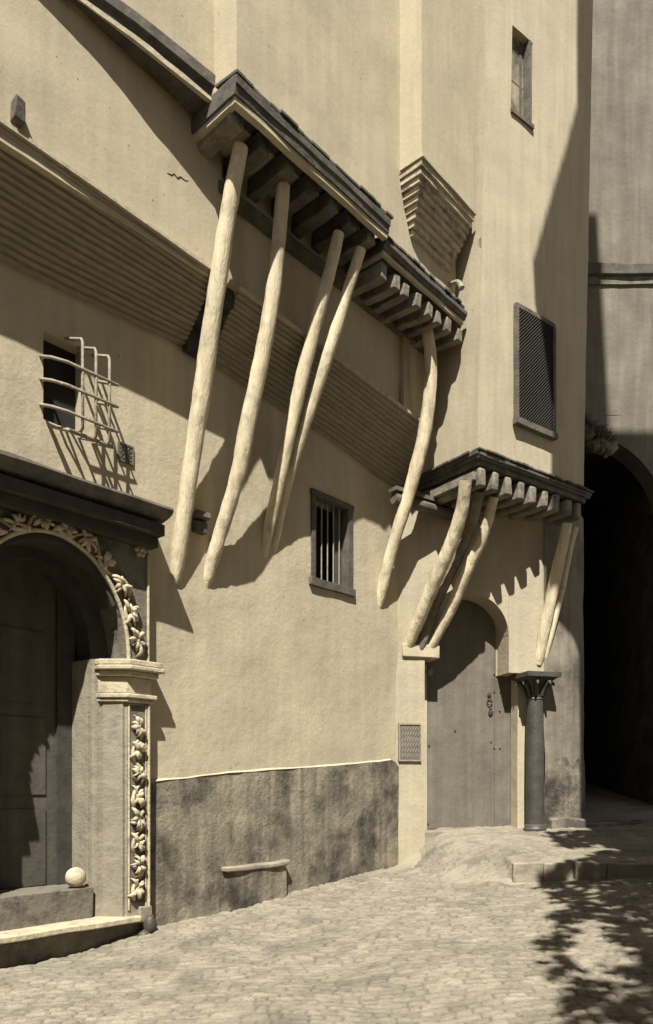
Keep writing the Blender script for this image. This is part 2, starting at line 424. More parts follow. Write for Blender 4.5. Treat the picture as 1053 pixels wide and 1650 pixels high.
# stepped corbel: many planks laid one over the other
TOPZ = [(-7, 7.32), (-1.57, 7.24), (.44, 7.17), (.78, 7.17), (2.5, 7.10), (4.33, 6.97), (4.7, 6.95)]
BOTZ = [(-7, 6.50), (-1.3, 6.50), (.44, 6.62), (.78, 6.60), (2.84, 6.42), (4.57, 6.22), (4.8, 6.2)]
NL = 14
prof_t = [(0, 0)]
for i in range(NL):
    t0 = i / NL; t1 = (i + 1) / NL
    prof_t += [(.03 + .541 * t1 ** .95, t0), (.03 + .541 * t1 ** .95 - .012, t1 - .020)]
prof_t += [(.575, 1.0), (0, 1.0)]
def corb(u0, u1, k, slant):
    def fn(b):
        zf = lambda u, n, t: lerp(interp(u, BOTZ), interp(u, TOPZ), t)
        us = [lerp(u0, u1, i / 24) for i in range(25)]
        m = len(prof_t); vs = []; fs = []
        for i, u in enumerate(us):
            for j, (n, t) in enumerate(prof_t):
                p = A.w(u, n, zf(u, n, t)); layer = (j + 1) // 2
                p = p + A.n * (.006 * nz((u * .8, layer * 3.1, k)) + .004 * nz((u * 4, layer * 5.3, k))) + Vector((0, 0, .010 * nz((u * .9, layer * 1.7, k + 4)) + .005 * nz((u * 5, layer * 2.7, k))))
                vs.append(p)
        for i in range(len(us) - 1):
            for j in range(m):
                a = i * m + j; c = i * m + (j + 1) % m; fs.append((a, c, c + m, a + m))
        fs.append(tuple(range(m))[::-1]); fs.append(tuple(range(len(vs) - m, len(vs)))); b.add(vs, fs)
    return fn
c1 = part('plank_corbel', 'corbel', house, corb(-7, .45, 1, 0))
c2 = part('plank_corbel', 'corbel', house, corb(.80, 4.62, 2, 0))
def lip(u0, u1, k):
    def fn(b):
        us = [lerp(u0, u1, i / 20) for i in range(21)]; pr = [(.55, .0), (.607, .0), (.607, .035), (.55, .045)]
        b.sweep(A, pr, us, zf=lambda u, n, z: interp(u, TOPZ) + z, jit=.006, k=k)
    return fn
part('corbel_lip', 'lip', c1, lip(-7, .46, 1)); part('corbel_lip', 'lip', c2, lip(.79, 4.60, 3))
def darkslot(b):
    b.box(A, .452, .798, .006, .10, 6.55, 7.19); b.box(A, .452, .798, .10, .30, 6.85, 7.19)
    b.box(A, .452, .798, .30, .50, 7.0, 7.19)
part('bracket_gap', 'dark_and_shade', house, darkslot)

# eaves: the left ledge, the bay ledge, the lower ledge of the bay
def ledge(fr, u0, u1, n0, n1, z0, h, m1, m2, nm, k=0.0, lipd=.05, seg=14):
    e = part(nm, m1, house, lambda b: b.sweep(fr, [(n0, z0 + .06), (n1 - .035, z0 + .06), (n1 - .02, z0 + h * .55), (n1, z0 + h * .6), (n1, z0 + h - .02), (n1 - .05, z0 + h), (n0, z0 + h)],
        [lerp(u0, u1, i / seg) for i in range(seg + 1)], jit=.016, k=k))
    part('edge_board', m2, e, lambda b: (b.box(fr, u0 + .02, u1 - .02, n1 - lipd - .045, n1 - lipd, z0, z0 + .054, seg=seg, jit=.010, k=k + 3), b.box(fr, u0 + .02, u0 + .065, n0, n1 - lipd - .047, z0, z0 + .054, seg=1, jit=.0)))
    return e
EN = [(-7, .60), (-2, .62), (-1.26, .68), (-.66, .80), (.14, .93)]; EZ = [(-7, 8.84), (-1.26, 8.80), (-.66, 8.75), (.14, 8.66)]
def oeave(prof, k):
    def fn(b):
        us = [lerp(-5, .14, i / 30) for i in range(31)]; m = len(prof); vs = []; fs = []
        for i, u in enumerate(us):
            for j, (t, z) in enumerate(prof):
                n = .56 + (interp(u, EN) - .56) * t if t <= 1 else interp(u, EN) + t - 1
                p = A.w(u, n, interp(u, EZ) + z); vs.append(p + Vector((0, 0, .012 * nz(p, 2.3, k + j * .4))) + A.n * .01 * nz(p, 3, k + j))
        for i in range(30):
            for j in range(m):
                a = i * m + j; c = i * m + (j + 1) % m; fs.append((a, c, c + m, a + m))
        fs.append(tuple(range(m))[::-1]); fs.append(tuple(range(len(vs) - m, len(vs)))); b.add(vs, fs)
    return fn
le = part('eave', 'board', house, oeave([(0, .03), (.9, .03), (1, .10), (1.03, .11), (1.03, .22), (.95, .24), (0, .24)], 1))
part('edge_board', 'lip', le, oeave([(.82, -.02), (.95, -.02), (.95, .028), (.82, .028)], 3))
be = part('eave', 'board', house, lambda b: (b.sweep(A, [(.56, 8.62), (1.20, 8.62), (1.20, 8.50), (1.275, 8.50), (1.285, 8.585), (1.30, 8.59), (1.30, 8.67), (1.25, 8.69), (.56, 8.69)], [lerp(.13, 2.68, i / 14) for i in range(15)], jit=.016, k=4),
    b.box(A, .125, .205, .57, 1.195, 8.50, 8.615)))  # dark soffit boards carry the bay's deep shade in their colour
part('edge_board', 'lip', be, lambda b: (b.box(A, .15, 2.66, 1.18, 1.255, 8.44, 8.497, seg=14, jit=.010, k=7), b.box(A, .15, .215, .57, 1.178, 8.44, 8.497)))
ledge(A, 2.70, 4.66, .56, 1.20, 8.32, .20, 'board', 'lip', 'eave', 7)
# roof tiles laid on the bay ledge give its ragged outer edge
def tiles(u0, u1, n1, z, k):
    def fn(b):
        u = u0
        while u < u1:
            wd = random.uniform(.11, .16); h = random.uniform(-.006, .008); o = random.uniform(-.015, .02)
            p = [A.w(a, n, zz) for (a, n, zz) in ((u, .97, z + .05 + h), (u + wd - .006, .97, z + .05 + h), (u + wd - .006, n1 + o, z + h), (u, n1 + o, z + h))]
            b.hexa(p + [q + Vector((0, 0, .028)) for q in p]); u += wd
    return fn
part('roof_tiles', 'board', house, tiles(.13, 2.66, 1.30, 8.697, 1)); part('roof_tiles', 'board', house, tiles(2.72, 4.60, 1.20, 8.525, 1))

# beams carrying the bay
def beam(u, n0, n1, zc, w, h, m, k, skew=0, drop=0):
    return part('beam', m, house, lambda b: b.bar(A.w(u, n0, zc), A.w(u + skew, n1, zc - drop), w, h, jit=.022, k=k), bevel=.012)
for i, u in enumerate((.30, .70, 1.07, 1.45, 1.80, 2.15, 2.52)):
    beam(u, .35, 1.13 - .03 * (i % 2), 8.47, .17 if i == 0 else .15, .19 if i == 0 else .20, 'beam' if i in (0, 6) else 'beam_dark', i * 2.1, skew=.02 * math.sin(i * 3))  # inner beams darker: deep shade under the bay put into their colour
for i in range(8):
    u = 2.78 + i * .255
    beam(u, .30, 1.12, 8.19, .12, .18, 'beam', 30 + i * 1.3, skew=.03 * math.sin(i * 2), drop=.03)
part('wall_plate', 'beam_dark', house, lambda b: b.box(A, .5, 4.6, .50, .60, 8.09, 8.23, seg=12, jit=.02))

# small corbel under the upper bay: planks on its front and left side
def small_corbel(b):
    NLs = 9
    for i in range(NLs):
        t = (i + 1) / NLs; z0 = 9.12 + i * .08; n1 = .95 + .37 * t ** .9; u0 = 3.62 - .29 * t ** .9
        b.box(A, u0 + .006 * math.sin(i * 5), 4.66 - .12 * (1 - t), .93, n1 + .006 * math.sin(i * 3), z0, z0 + .070, seg=6, jit=.008, k=i)
        b.box(A, u0 + .02, 4.64 - .12 * (1 - t), .93, n1 - .02, z0 + .069, z0 + .081)
sc = part('small_corbel', 'corbel_small', house, small_corbel)
part('corbel_lip', 'lip', sc, lambda b: b.box(A, 3.31, 4.68, .97, 1.345, 9.842, 9.878, seg=6, jit=.008, k=2))
part('drain_spout', 'iron', house, lambda b: b.tube([A.w(4.6, .9, 8.98), A.w(4.56, 1.10, 8.92), A.w(4.56, 1.17, 8.80)], [.03, .035, .045], sides=10))

# the poles, surveyed from the photograph: foot on the wall, head under the beams
def pole(name, parent, foot, fr, head, hz, mids, r, k, m='pole', bow=0.0, fn=0.0, flat=1.0, sides=14):
    p0 = on_plane(fr, foot[0], foot[1], fn); p1 = at_height(head[0], head[1], hz)
    pts = [p0]; N = len(mids) + 1
    for (x, y) in mids:
        t = (foot[1] - y) / (foot[1] - head[1])
        pts.append(at_depth(x, y, lerp(p0.y, p1.y, t) - bow * 4 * t * (1 - t)))
    pts.append(p1)
    pts = [pts[0] + (pts[0] - pts[1]).normalized() * .20] + pts
    rr = [r * q for q in np.interp(np.linspace(0, 1, len(pts)), [0, .15, .55, 1], [.72, .92, 1.12, .90])]
    return part(name, m, parent, lambda b: b.tube(pts, rr, sides=sides, sub=9, jit=.085, k=k, flat=flat), smooth=True)
pole('prop_pole', house, (285, 912), A, (388, 236), 8.38, [(301, 800), (323, 650), (346, 490), (367, 350)], .092, 1)
pole('prop_pole', house, (337, 922), A, (457, 300), 8.38, [(349, 880), (368, 820), (385, 760), (396, 700), (417, 600), (436, 500), (448, 400)], .086, 2, bow=.05)
pole('prop_pole', house, (429, 872), A, (546, 376), 8.30, [(447, 790), (463, 716), (487, 608), (514, 500), (531, 440)], .078, 3, bow=.05)
pole('prop_pole', house, (444, 868), A, (582, 402), 8.24, [(461, 789), (481, 716), (517, 608), (540, 536), (551, 500), (566, 450)], .072, 4, bow=.05)
pole('prop_pole', house, (613, 960), A, (690, 533), 8.14, [(632, 885), (652, 820), (672, 750), (686, 690), (694, 620), (694, 575)], .092, 5, bow=.04)

# stub of timber by the first pole, bare dado, ledge block, little timber on the far left
part('timber_stub', 'beam_dark', house, lambda b: (b.bar(A.w(.66, -.05, 4.70), A.w(.66, .13, 4.72), .20, .07, jit=.02), b.bar(A.w(.66, -.05, 4.58), A.w(.66, .08, 4.58), .15, .13, jit=.03)), bevel=.01)
def dado(b):
    b.panel(A, -.075, 4.56, -.6, 2.0, .035, .06, amp=.020, cell=.09, k=20,
            ztop=lambda u: 1.625 + .0835 * u + .018 * math.sin(u * 1.3) - max(0, (u - 4.36)) ** 2 * 3.2 + .012 * nz((u * 3, 0, 0)))
part('dado', 'dado', house, dado)
part('dado_top_edge', 'plaster', house, lambda b: b.sweep(A, [(-.02, 0), (.022, -.006), (.034, .004), (.016, .016), (-.02, .03)], [lerp(-.07, 4.38, i / 30) for i in range(31)],
     zf=lambda u, n, z: z + 1.625 + .0835 * u + .018 * math.sin(u * 1.3) + .012 * nz((u * 3, 0, 0)), jit=.008), smooth=True)
blk = part('buttress_block', 'dado', house, lambda b: b.panel(A, 1.05, 2.0, -.2, .56, .13, .2, amp=.03, cell=.07, k=31, ztop=lambda u: .555 + .012 * u))
part('coping', 'step', blk, lambda b: b.box(A, 1.00, 2.03, .0, .17, .555, .615, tilt=.015, seg=9, jit=.022, k=2), bevel=.015)

# windows of the long house
gw = part('cage_window', 'black', house, lambda b: b.box(A, WIN1[0] - .02, WIN1[1] + .02, -.20, -.14, WIN1[2] - .02, WIN1[3] + .02))
def cage(b):
    r = .016
    def q(u, n, z): return A.w(u, n, z - .42 * n)
    N1 = .33
    for z in (5.77, 5.55, 5.30):
        b.tube([q(-1.25, -.02, z), q(-1.24, .20, z), q(-1.15, N1, z), q(-.60, N1, z), q(-.655, -.03, z)], r, sides=6, sub=1)
    for u, zt, zb in ((-.985, 6.06, 5.15), (-.84, 6.03, 5.12), (-.69, 6.02, 5.12)):
        b.tube([q(u, -.03, zt), q(u, N1 - .03, zt), q(u, N1 - .008, zt - .03), q(u, N1 - .008, zb + .05), q(u, N1 - .05, zb), q(u, -.03, zb)], r, sides=6, sub=1)
    for z in (5.13,):
        b.tube([q(-1.16, -.02, z), q(-1.10, N1 - .05, z), q(-.63, N1 - .05, z), q(-.66, -.03, z)], r * 1.3, sides=6, sub=1)
part('iron_cage', 'iron', gw, cage, smooth=True)
bw = part('barred_window', 'black', house, lambda b: b.box(A, WIN2[0] - .02, WIN2[1] + .02, -.40, -.33, WIN2[2] - .02, WIN2[3] + .02))
def wf(b):
    u0, u1, z0, z1 = WIN2
    b.box(A, u0 - .03, u1 + .03, -.10, .035, z1 - .05, z1 + .03, seg=4, jit=.01)
    b.box(A, u0 - .05, u1 + .05, -.10, .05, z0 - .05, z0 + .06, seg=4, jit=.012, k=2)
    b.box(A, u0 - .02, u0 + .06, -.10, .028, z0 + .06, z1 - .05)
    b.box(A, u1 - .10, u1 + .02, -.10, .028, z0 + .06, z1 - .05)
part('frame', 'board', bw, wf, bevel=.006)
part('shutter_leaf', 'panel', bw, lambda b: b.box(A, WIN2[1] - .26, WIN2[1] - .105, -.12, -.09, WIN2[2] + .06, WIN2[3] - .05))
def wb(b):
    for i in range(5):
        u = WIN2[0] + .13 + i * .125; b.tube([A.w(u, -.05, WIN2[2] + .05), A.w(u + .004, -.05, WIN2[3] - .04)], .0105, sides=8)
part('bars', 'iron_light', bw, wb, smooth=True)

# carved tile set in the wall
tl = thing('wall_tile', A.w(-.30, 0, 5.03), 'small dark patterned tile set in the wall below the caged window', 'tile')
part('tile_rim', 'plaque', tl, lambda b: (b.box(A, -.395, -.205, .0, .022, 5.035, 5.055), b.box(A, -.395, -.205, 0, .022, 5.215, 5.235), b.box(A, -.395, -.377, 0, .022, 5.056, 5.214), b.box(A, -.223, -.205, 0, .022, 5.056, 5.214)))
part('tile_face', 'stone', tl, lambda b: b.box(A, -.377, -.223, 0, .012, 5.055, 5.215))
def tp(b):
    for i in range(3):
        for j in range(3):
            b.tube([A.w(-.30 + (i - 1) * .045 + .018 * math.cos(a), .016, 5.135 + (j - 1) * .048 + .018 * math.sin(a)) for a in [x * math.pi / 4 for x in range(9)]], .007, sides=5, sub=1)
part('tile_pattern', 'plaque', tl, tp)
# timber end sticking from the upper wall, far left
part('timber_end', 'beam_dark', house, lambda b: b.bar(A.w(-1.76, .45, 7.44), A.w(-1.76, .66, 7.42), .10, .18, jit=.03), bevel=.01)
# crack in the upper wall
def crack(b):
    P = []
    for x, y in ((269, 277), (277, 281), (281, 279), (286, 286), (291, 284), (298, 290), (304, 291)):
        p = on_plane(A, x, y, .571); P.append(p + A.n * (.02 * (nz(p, .9, 3) + .5 * nz(p, 2.6, 3)) + .003))
    b.tube(P, [.001, .004, .003, .006, .004, .003, .001], sides=5, sub=1)
part('wall_crack', 'dark_and_shade', house, crack)

# ------------------------------------------------------------------ stone doorway
dw = thing('stone_doorway', A.w(-1.2, .1, 0), 'carved white stone doorway with arch, scrollwork jamb and dark hood', 'doorway')
AC, AR, SPR = -1.20, .846, 2.93                          # arch centre, half width, springing
def arch_pts(hw, rise, n, c=AC, z=SPR, a0=0, a1=math.pi):
    return [(c + hw * math.cos(lerp(a0, a1, i / n)), z + rise * math.sin(lerp(a0, a1, i / n))) for i in range(n + 1)]
RISE = 1.10
def surround(b):
    ap = arch_pts(AR, RISE, 40)
    top = 4.40
    # spandrels as slabs between arch and head
    for (x0, z0), (x1, z1) in zip(ap, ap[1:]):
        b.poly_slab(A, [(x1, z1), (x0, z0), (x0, top), (x1, top)], -.25, .12)
    b.box(A, AC + AR, -.085, -.25, .12, SPR, top); b.box(A, -2.35, AC - AR, -.25, .12, SPR, top)
part('arch_face', 'stone_darker', dw, surround)
def jamb(sx, Q=None):
    """moulded jamb: flat front, splayed pilaster, reveal"""
    P = Q or [(-.085, .12), (-.354, .12), (-.368, .095), (-.395, .10), (-.53, -.06), (-.535, -.10), (-.575, -.11), (-.585, -.15), (-.60, -.16), (-.60, -.21), (-.085, -.21)]
    if sx < 0: P = [(2 * AC - u, n) for u, n in P]
    m = len(P); a = [A.w(u, n, .20) for u, n in P]; b_ = [A.w(u, n, SPR - .005) for u, n in P]
    return lambda b: b.add(a + b_, [tuple(range(m)), tuple(range(2 * m - 1, m - 1, -1))] + [(i, (i + 1) % m, (i + 1) % m + m, i + m) for i in range(m)])
j1 = part('jamb', 'stone', dw, jamb(1)); j2 = part('jamb', 'stone', dw, jamb(-1))
for sx in (1, -1): part('reveal', 'stone', j1 if sx > 0 else j2, jamb(sx, [(-.10, -.213), (-.61, -.213), (-.618, -.26), (-.612, -.30), (-.63, -.38), (-.635, -.50), (-.10, -.50)]))
def inner_arch_shade(b):
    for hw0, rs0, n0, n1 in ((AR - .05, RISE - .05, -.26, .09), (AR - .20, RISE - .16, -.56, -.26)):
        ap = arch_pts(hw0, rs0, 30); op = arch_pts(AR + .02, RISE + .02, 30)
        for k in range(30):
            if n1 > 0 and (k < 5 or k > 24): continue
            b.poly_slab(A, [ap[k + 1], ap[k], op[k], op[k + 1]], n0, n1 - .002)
part('inner_arch_shade', 'dark_and_shade', dw, inner_arch_shade)  # dark ring above the springing holds the hood's shade in its colour
def capital(b, mir=False):
    path = lambda g: [(-.075 + g, .02), (-.075 + g, .125 + g), (-.36 - g * .3, .125 + g), (-.545 - g * .6, -.08 + g * .6), (-.56 - g * .3, -.13)]
    for z0, z1, g in ((2.80, 2.85, .12), (2.85, 2.915, .10), (2.74, 2.80, .07), (2.56, 2.74, .015), (2.51, 2.56, .06), (2.47, 2.51, .035)):
        P = path(g); P = P + [(-.30, -.13)]
        if mir: P = [(2 * AC - u, n) for u, n in P]
        m = len(P); a = [A.w(u, n, z0) for u, n in P]; c = [A.w(u, n, z1 - .001) for u, n in P]
        b.add(a + c, [tuple(range(m)), tuple(range(2 * m - 1, m - 1, -1))] + [(i, (i + 1) % m, (i + 1) % m + m, i + m) for i in range(m)])
part('capital_ledge', 'stone_white', j1, capital, bevel=.012); part('capital_ledge', 'stone_white', j2, lambda b: capital(b, True), bevel=.012)
def filet(b):
    b.tube([A.w(-.095, .135, .28), A.w(-.095, .135, 2.45)], .018, sides=8); b.tube([A.w(-.128, .130, .28), A.w(-.128, .130, 2.45)], .010, sides=8)
    b.tube([A.w(-.335, .125, .28), A.w(-.335, .125, 2.45)], .012, sides=8)
    b.tube([A.w(-.10, .132, 2.93), A.w(-.10, .132, 4.30)], .016, sides=8)
part('fillet', 'stone_white', j1, filet, smooth=True)
def carving(pts, wid, flip=0, k=0):
    """running scrollwork: a leafy stem that curls to left and right of the band"""
    def fn(b):
        n = len(pts)
        for i in range(n - 1):
            (u0, z0), (u1, z1) = pts[i], pts[i + 1]
            cu, cz = (u0 + u1) / 2, (z0 + z1) / 2; L_ = math.hypot(u1 - u0, z1 - z0); tx, tz = (u1 - u0) / L_, (z1 - z0) / L_
            sg = 1 if (i + flip) % 2 else -1; ax, az = -tz * sg, tx * sg
            mid = A.w(cu, .125, cz); T = A.u * tx + Vector((0, 0, tz)); X_ = A.u * ax + Vector((0, 0, az))
            # stem swinging across the band
            b.tube([mid + T * (-L_ * .5) - X_ * wid * .18, mid + T * (-L_ * .2) - X_ * wid * .30 + A.n * .02, mid + T * (L_ * .15) - X_ * wid * .22 + A.n * .02, mid + T * (L_ * .5) + X_ * wid * .18], [.016, .024, .020, .014], sides=6, sub=4, jit=.5, k=k + i)
            # leaves curling out of it, each different
            m = random.randint(6, 8)
            for q in range(m):
                a = lerp(-2.3, 1.9, (q + random.uniform(-.2, .2)) / (m - 1)); l1 = random.uniform(.30, .46) * wid * (1.15 if abs(math.sin(a)) > .6 else .9); tw = random.uniform(.3, 1.0) * (1 if q % 2 else -1)
                d1 = X_ * math.cos(a) + T * math.sin(a) * (L_ / wid) * .9; d2 = X_ * math.cos(a + tw) + T * math.sin(a + tw) * (L_ / wid) * .8
                c0 = mid - X_ * wid * .05 + T * random.uniform(-.015, .015)
                b.tube([c0 + A.n * .01, c0 + d1 * l1 * .45 + A.n * random.uniform(.03, .05), c0 + d1 * l1 * .75 + d2 * l1 * .2 + A.n * random.uniform(.02, .06), c0 + d1 * l1 * .8 + d2 * l1 * .45 + A.n * .0],
                       [.012, random.uniform(.020, .028), random.uniform(.016, .024), .004], sides=6, sub=3, jit=.7, k=k + i * 9 + q)
            b.blob(mid - X_ * wid * .04 + A.n * .03, .022, .022, .026, A, k + i, .7, 8)
    return fn
part('scroll_carving', 'stone_white', j1, carving([(-.235, .38 + i * .245) for i in range(9)], .21, 0, 1), smooth=True)
part('scroll_carving', 'stone_white', j2, carving([(2 * AC + .235, .38 + i * .245) for i in range(9)], .21, 1, 7), smooth=True)
part('carving_ground', 'plinth', j1, lambda b: b.box(A, -.325, -.14, .1, .1235, .34, 2.44))  # darker stone puts recess shade behind the scrollwork
apx = arch_pts(AR + .125, RISE + .11, 12, a0=.04, a1=math.pi - .04)
part('arch_carving', 'stone_white', dw, carving(apx, .25, 1, 40), smooth=True)
part('arch_rim', 'stone_white', dw, lambda b: b.tube([A.w(u, .13, z) for u, z in arch_pts(AR + .012, RISE + .012, 30)], .022, sides=8, sub=1, jit=.2), smooth=True)
part('spandrel_rosette', 'stone_white', dw, lambda b: [b.blob(A.w(-.20 + .05 * math.cos(a), .14, 4.10 + .05 * math.sin(a)), .03, .025, .03, A, a, .3, 8) for a in [i * math.pi / 3 for i in range(6)]] and b.blob(A.w(-.20, .15, 4.10), .03, .03, .03, A, 1, .2, 8), smooth=True)
hood = part('hood', 'board', dw, lambda b: b.sweep(A, [(.0, 4.36), (.10, 4.36), (.38, 4.42), (.44, 4.45), (.47, 4.49), (.46, 4.515), (.0, 4.58)], [lerp(-2.9, -.02, i / 16) for i in range(17)], jit=.014))
part('soffit_moulding', 'dark_and_shade', hood, lambda b: (b.box(A, -2.8, -.05, .0, .36, 4.24, 4.355), b.box(A, -2.75, -.07, .0, .27, 4.13, 4.238)))  # boxes deepened and dark, holding the hood's shade in their colour
def dleaf(u0, u1):
    def fn(b):
        b.box(A, u0, u1, -.60, -.545, .40, 4.0)
        for a, c in ((.55, 1.35), (1.5, 2.3), (2.45, 3.2)):
            b.box(A, u0 + .12, u1 - .12, -.545, -.530, a, c)
    return fn
dd = part('door_leaf', 'panel', dw, dleaf(-1.52, -.80)); part('door_leaf', 'panel', dw, dleaf(-2.3, -1.525))
part('door_post', 'dark_and_shade', dw, lambda b: b.box(A, -.80, -.60, -.72, -.505, .30, 4.0))
part('interior_wall', 'black', dw, lambda b: b.box(A, -2.6, -.1, -.80, -.74, .0, 4.4))
part('threshold', 'stone_darker', dw, lambda b: b.box(A, -2.3, -.62, -.58, -.09, .10, .54, seg=6, jit=.012), bevel=.015)
part('sill_step', 'stone_white', dw, lambda b: (b.box(A, -2.35, -.23, -.58, .20, .15, .215, seg=10, jit=.012)), bevel=.012)
part('base_stone', 'plinth', dw, lambda b: b.box(A, -2.6, -.055, -.5, .06, -.5, .135, seg=10, jit=.03, k=4), bevel=.02)  # dark stone colour holds the shade under the sill's overhang
part('jamb_foot', 'stone', dw, lambda b: b.box(A, -.225, -.07, .0, .155, .13, .31, seg=3, jit=.02), bevel=.015)
part('foot_scroll', 'stone_dark', dw, lambda b: [b.blob(A.w(-.10, .16, .10), .08, .08, .11, A, 3, .4, 12), b.blob(A.w(-.16, .16, -.02), .09, .08, .08, A, 5, .4, 12)], smooth=True)
ball = MB(); bp_ = at_depth(122, 1414, 7.69); ball.blob(bp_, .105, .105, .105, W, 2, .05, 24)
tag(ball.build('stone_ball', 'stone_white', smooth=True), 'round white stone ball resting on the sill of the carved doorway', 'stone ball')

# ------------------------------------------------------------------ corner house
ch = thing('corner_house', D.w(1.3, -3, 0), 'tall corner house jutting over its arched door on timber beams', 'house')
lean = lambda u, z: (.19 * (1 - u / 2.7) + .20 * u / 2.7) * (z - 6.3) / 6.3
W1 = (.60, 1.07, 11.68, 13.0); W2 = (.80, 1.66, 7.10, 8.76)
def dfront(b):
    b.panel(D, .04, 2.56, 6.34, 17, -.10, .35, holes=(W1, W2), amp=.016, k=41, lean=lean)
    # left side wall, in its own plane
    S = []
    n0, n1 = -.10, -4.2
    vs = []; fs = []; NU, NZ = 26, 60
    for i in range(NU + 1):
        n = lerp(n0 - .001, n1, i / NU)
        for j in range(NZ + 1):
            z = lerp(6.34, 17, j / NZ); p = D.w(.04 + lean(.04, z), n, z)
            d = .016 * (nz(p, .9, 5) + .5 * nz(p, 2.6, 5)) * min(1, i / 3) + .004 * nz(p, 8, 5) * min(1, i); vs.append(p - D.u * d)
    for i in range(NU):
        for j in range(NZ):
            a = i * (NZ + 1) + j; fs.append((a, a + 1, a + NZ + 2, a + NZ + 1))
    b.add(vs, fs)
    b.panel(D, .5, 2.2, 6.34, 17, -4.2, .3)
    # right side
    b.add([D.w(2.56 + lean(2.56, 6.34), -.1, 6.34), D.w(2.56 + lean(2.56, 17), -.1, 17), D.w(2.56 + lean(2.56, 17), -4.2, 17), D.w(2.56 + lean(2.56, 6.34), -4.2, 6.34)], [(0, 1, 2, 3)])
part('upper_wall', 'corner_plaster', ch, dfront)
# floor of the overhang
part('overhang_floor', 'beam_dark', ch, lambda b: b.box(D, .0, 2.55, -2.2, -.05, 6.20, 6.27))
je = part('overhang_eave', 'board', ch, lambda b: (
    b.sweep(D, [(-.3, 6.275), (-.01, 6.275), (.0, 6.305), (.02, 6.31), (.02, 6.35), (-.02, 6.37), (-.3, 6.37)], [lerp(-.03, 2.62, i / 14) for i in range(15)], jit=.014, k=50),
    b.box(D, -.05, .06, -1.75, -.02, 6.275, 6.315, seg=1), b.box(D, -.07, .05, -1.75, .0, 6.317, 6.36)))
def etiles(b):
    u = -.06
    while u < 2.60:
        wd = random.uniform(.10, .15); o = random.uniform(-.012, .02)
        b.box(D, u, u + wd - .006, -.12, .035 + o, 6.372, 6.396 + random.uniform(-.004, .006)); u += wd
    n = -.14
    while n > -1.7:
        wd = random.uniform(.10, .15); b.box(D, -.10 + random.uniform(-.015, .01), .05, n - wd + .006, n, 6.362, 6.388); n -= wd
part('eave_tiles', 'board', ch, etiles)
part('side_board', 'beam', ch, lambda b: b.box(D, -.035, .03, -1.75, -.10, 5.98, 6.10, seg=1, jit=.0), bevel=.01)
for i in range(9):
    u = .10 + i * .285
    part('beam', 'beam', ch, lambda b: b.bar(D.w(u, -1.75, 6.06), D.w(u + .02 * math.sin(i * 3), -.04, 6.03), .13, .27, jit=.035, k=60 + i * 1.7), bevel=.03)
cb = part('cross_beam', 'beam_dark', ch, lambda b: (b.tube([D.w(-.75, -1.02, 5.84), D.w(-.2, -1.0, 5.83), D.w(2.0, -1.0, 5.85)], .085, sides=12, sub=3, jit=.12), b.box(D, -.78, 1.0, -1.09, -.92, 5.93, 5.985)))
# lattice window
lw = part('lattice_window', 'black', ch, lambda b: b.box(D, W2[0] - .0, W2[1] + .2, -.40, -.34, W2[2] - .02, W2[3] + .02))
lu = lambda z: lean(1.2, z)
def lat(b):
    u0, u1, z0, z1 = W2; u0 += .0; zm = (z0 + z1) / 2; o = lu(zm); u0 += o; u1 += o; p = .052
    H = z1 - z0; w_ = u1 - u0
    for sgn in (1, -1):
        k = -H
        while k < w_:
            # strip along direction (1, sgn) clipped
            a = max(0, k); c = min(w_, k + H)
            if c - a > .01:
                za, zc = (a - k), (c - k)
                if sgn < 0: za, zc = H - za, H - zc
                n = -.035 if sgn > 0 else -.047
                A0 = D.w(u0 + a, n, z0 + za); B0 = D.w(u0 + c, n, z0 + zc)
                b.bar(A0, B0, .012, .012, seg=1) if False else b.tube([A0, B0], .0085, sides=4)
            k += p
part('lattice', 'lattice', lw, lat)
def latf(b):
    u0, u1, z0, z1 = W2; o = lu((z0 + z1) / 2)
    u0 += o; u1 += o
    b.box(D, u0 - .05, u1 + .05, -.09, .0, z0 - .09, z0 - .0, seg=3, jit=.008); b.box(D, u0 - .03, u1 + .03, -.09, -.03, z1 + .0, z1 + .06, seg=3, jit=.008)
    b.box(D, u0 - .03, u0 + .02, -.09, -.025, z0, z1); b.box(D, u1 - .02, u1 + .04, -.09, -.02, z0, z1)
part('frame', 'beam_dark', lw, latf)
# upper arched window
uw = part('arched_window', 'glass', ch, lambda b: b.box(D, W1[0], W1[1] + .4, -.24, -.21, W1[2] - .02, W1[3] + .3))
def uwf(b):
    o = lean(.9, 12); u0, u1, z0, z1 = W1[0] + o, W1[1] + o, W1[2], W1[3]
    b.box(D, u1 - .06, u1 + .0, -.26, -.09, z0 + .04, z1); b.box(D, u1 - .15, u1 - .10, -.26, -.20, z0 + .04, z1)
    b.box(D, u0 - .02, u1 + .03, -.20, -.065, z0 - .02, z0 + .04); b.box(D, u0, u1, -.24, -.21, z0 + .62, z0 + .65)
part('frame', 'beam_dark', uw, uwf)
# doorway wall: arch, pier, curved return
SC, SR, SZc = 1.311, .608, 4.03
def dwall(b):
    # pier and everything left of the opening; slab th .38
    def slab(u0, u1, z0, z1): b.panel(Ef, u0, u1, z0, z1, 0, .38, amp=.012, cell=.12, k=70)
    slab(-.9, -.04, 3.0, 6.2)
    slab(-.035, .46, -.3, 3.59); slab(-.035, .703, 3.592, 6.2); slab(1.921, 2.72, 3.42, 6.2)
    ap = [(SC + SR * math.cos(math.pi * i / 32), SZc + SR * 1.02 * math.sin(math.pi * i / 32)) for i in range(33)]
    for (x0, z0), (x1, z1) in zip(ap, ap[1:]): b.poly_slab(Ef, [(x1, z1), (x0, z0), (x0, 6.2), (x1, 6.2)], -.38, .0)
part('doorway_wall', 'door_plaster', ch, dwall)
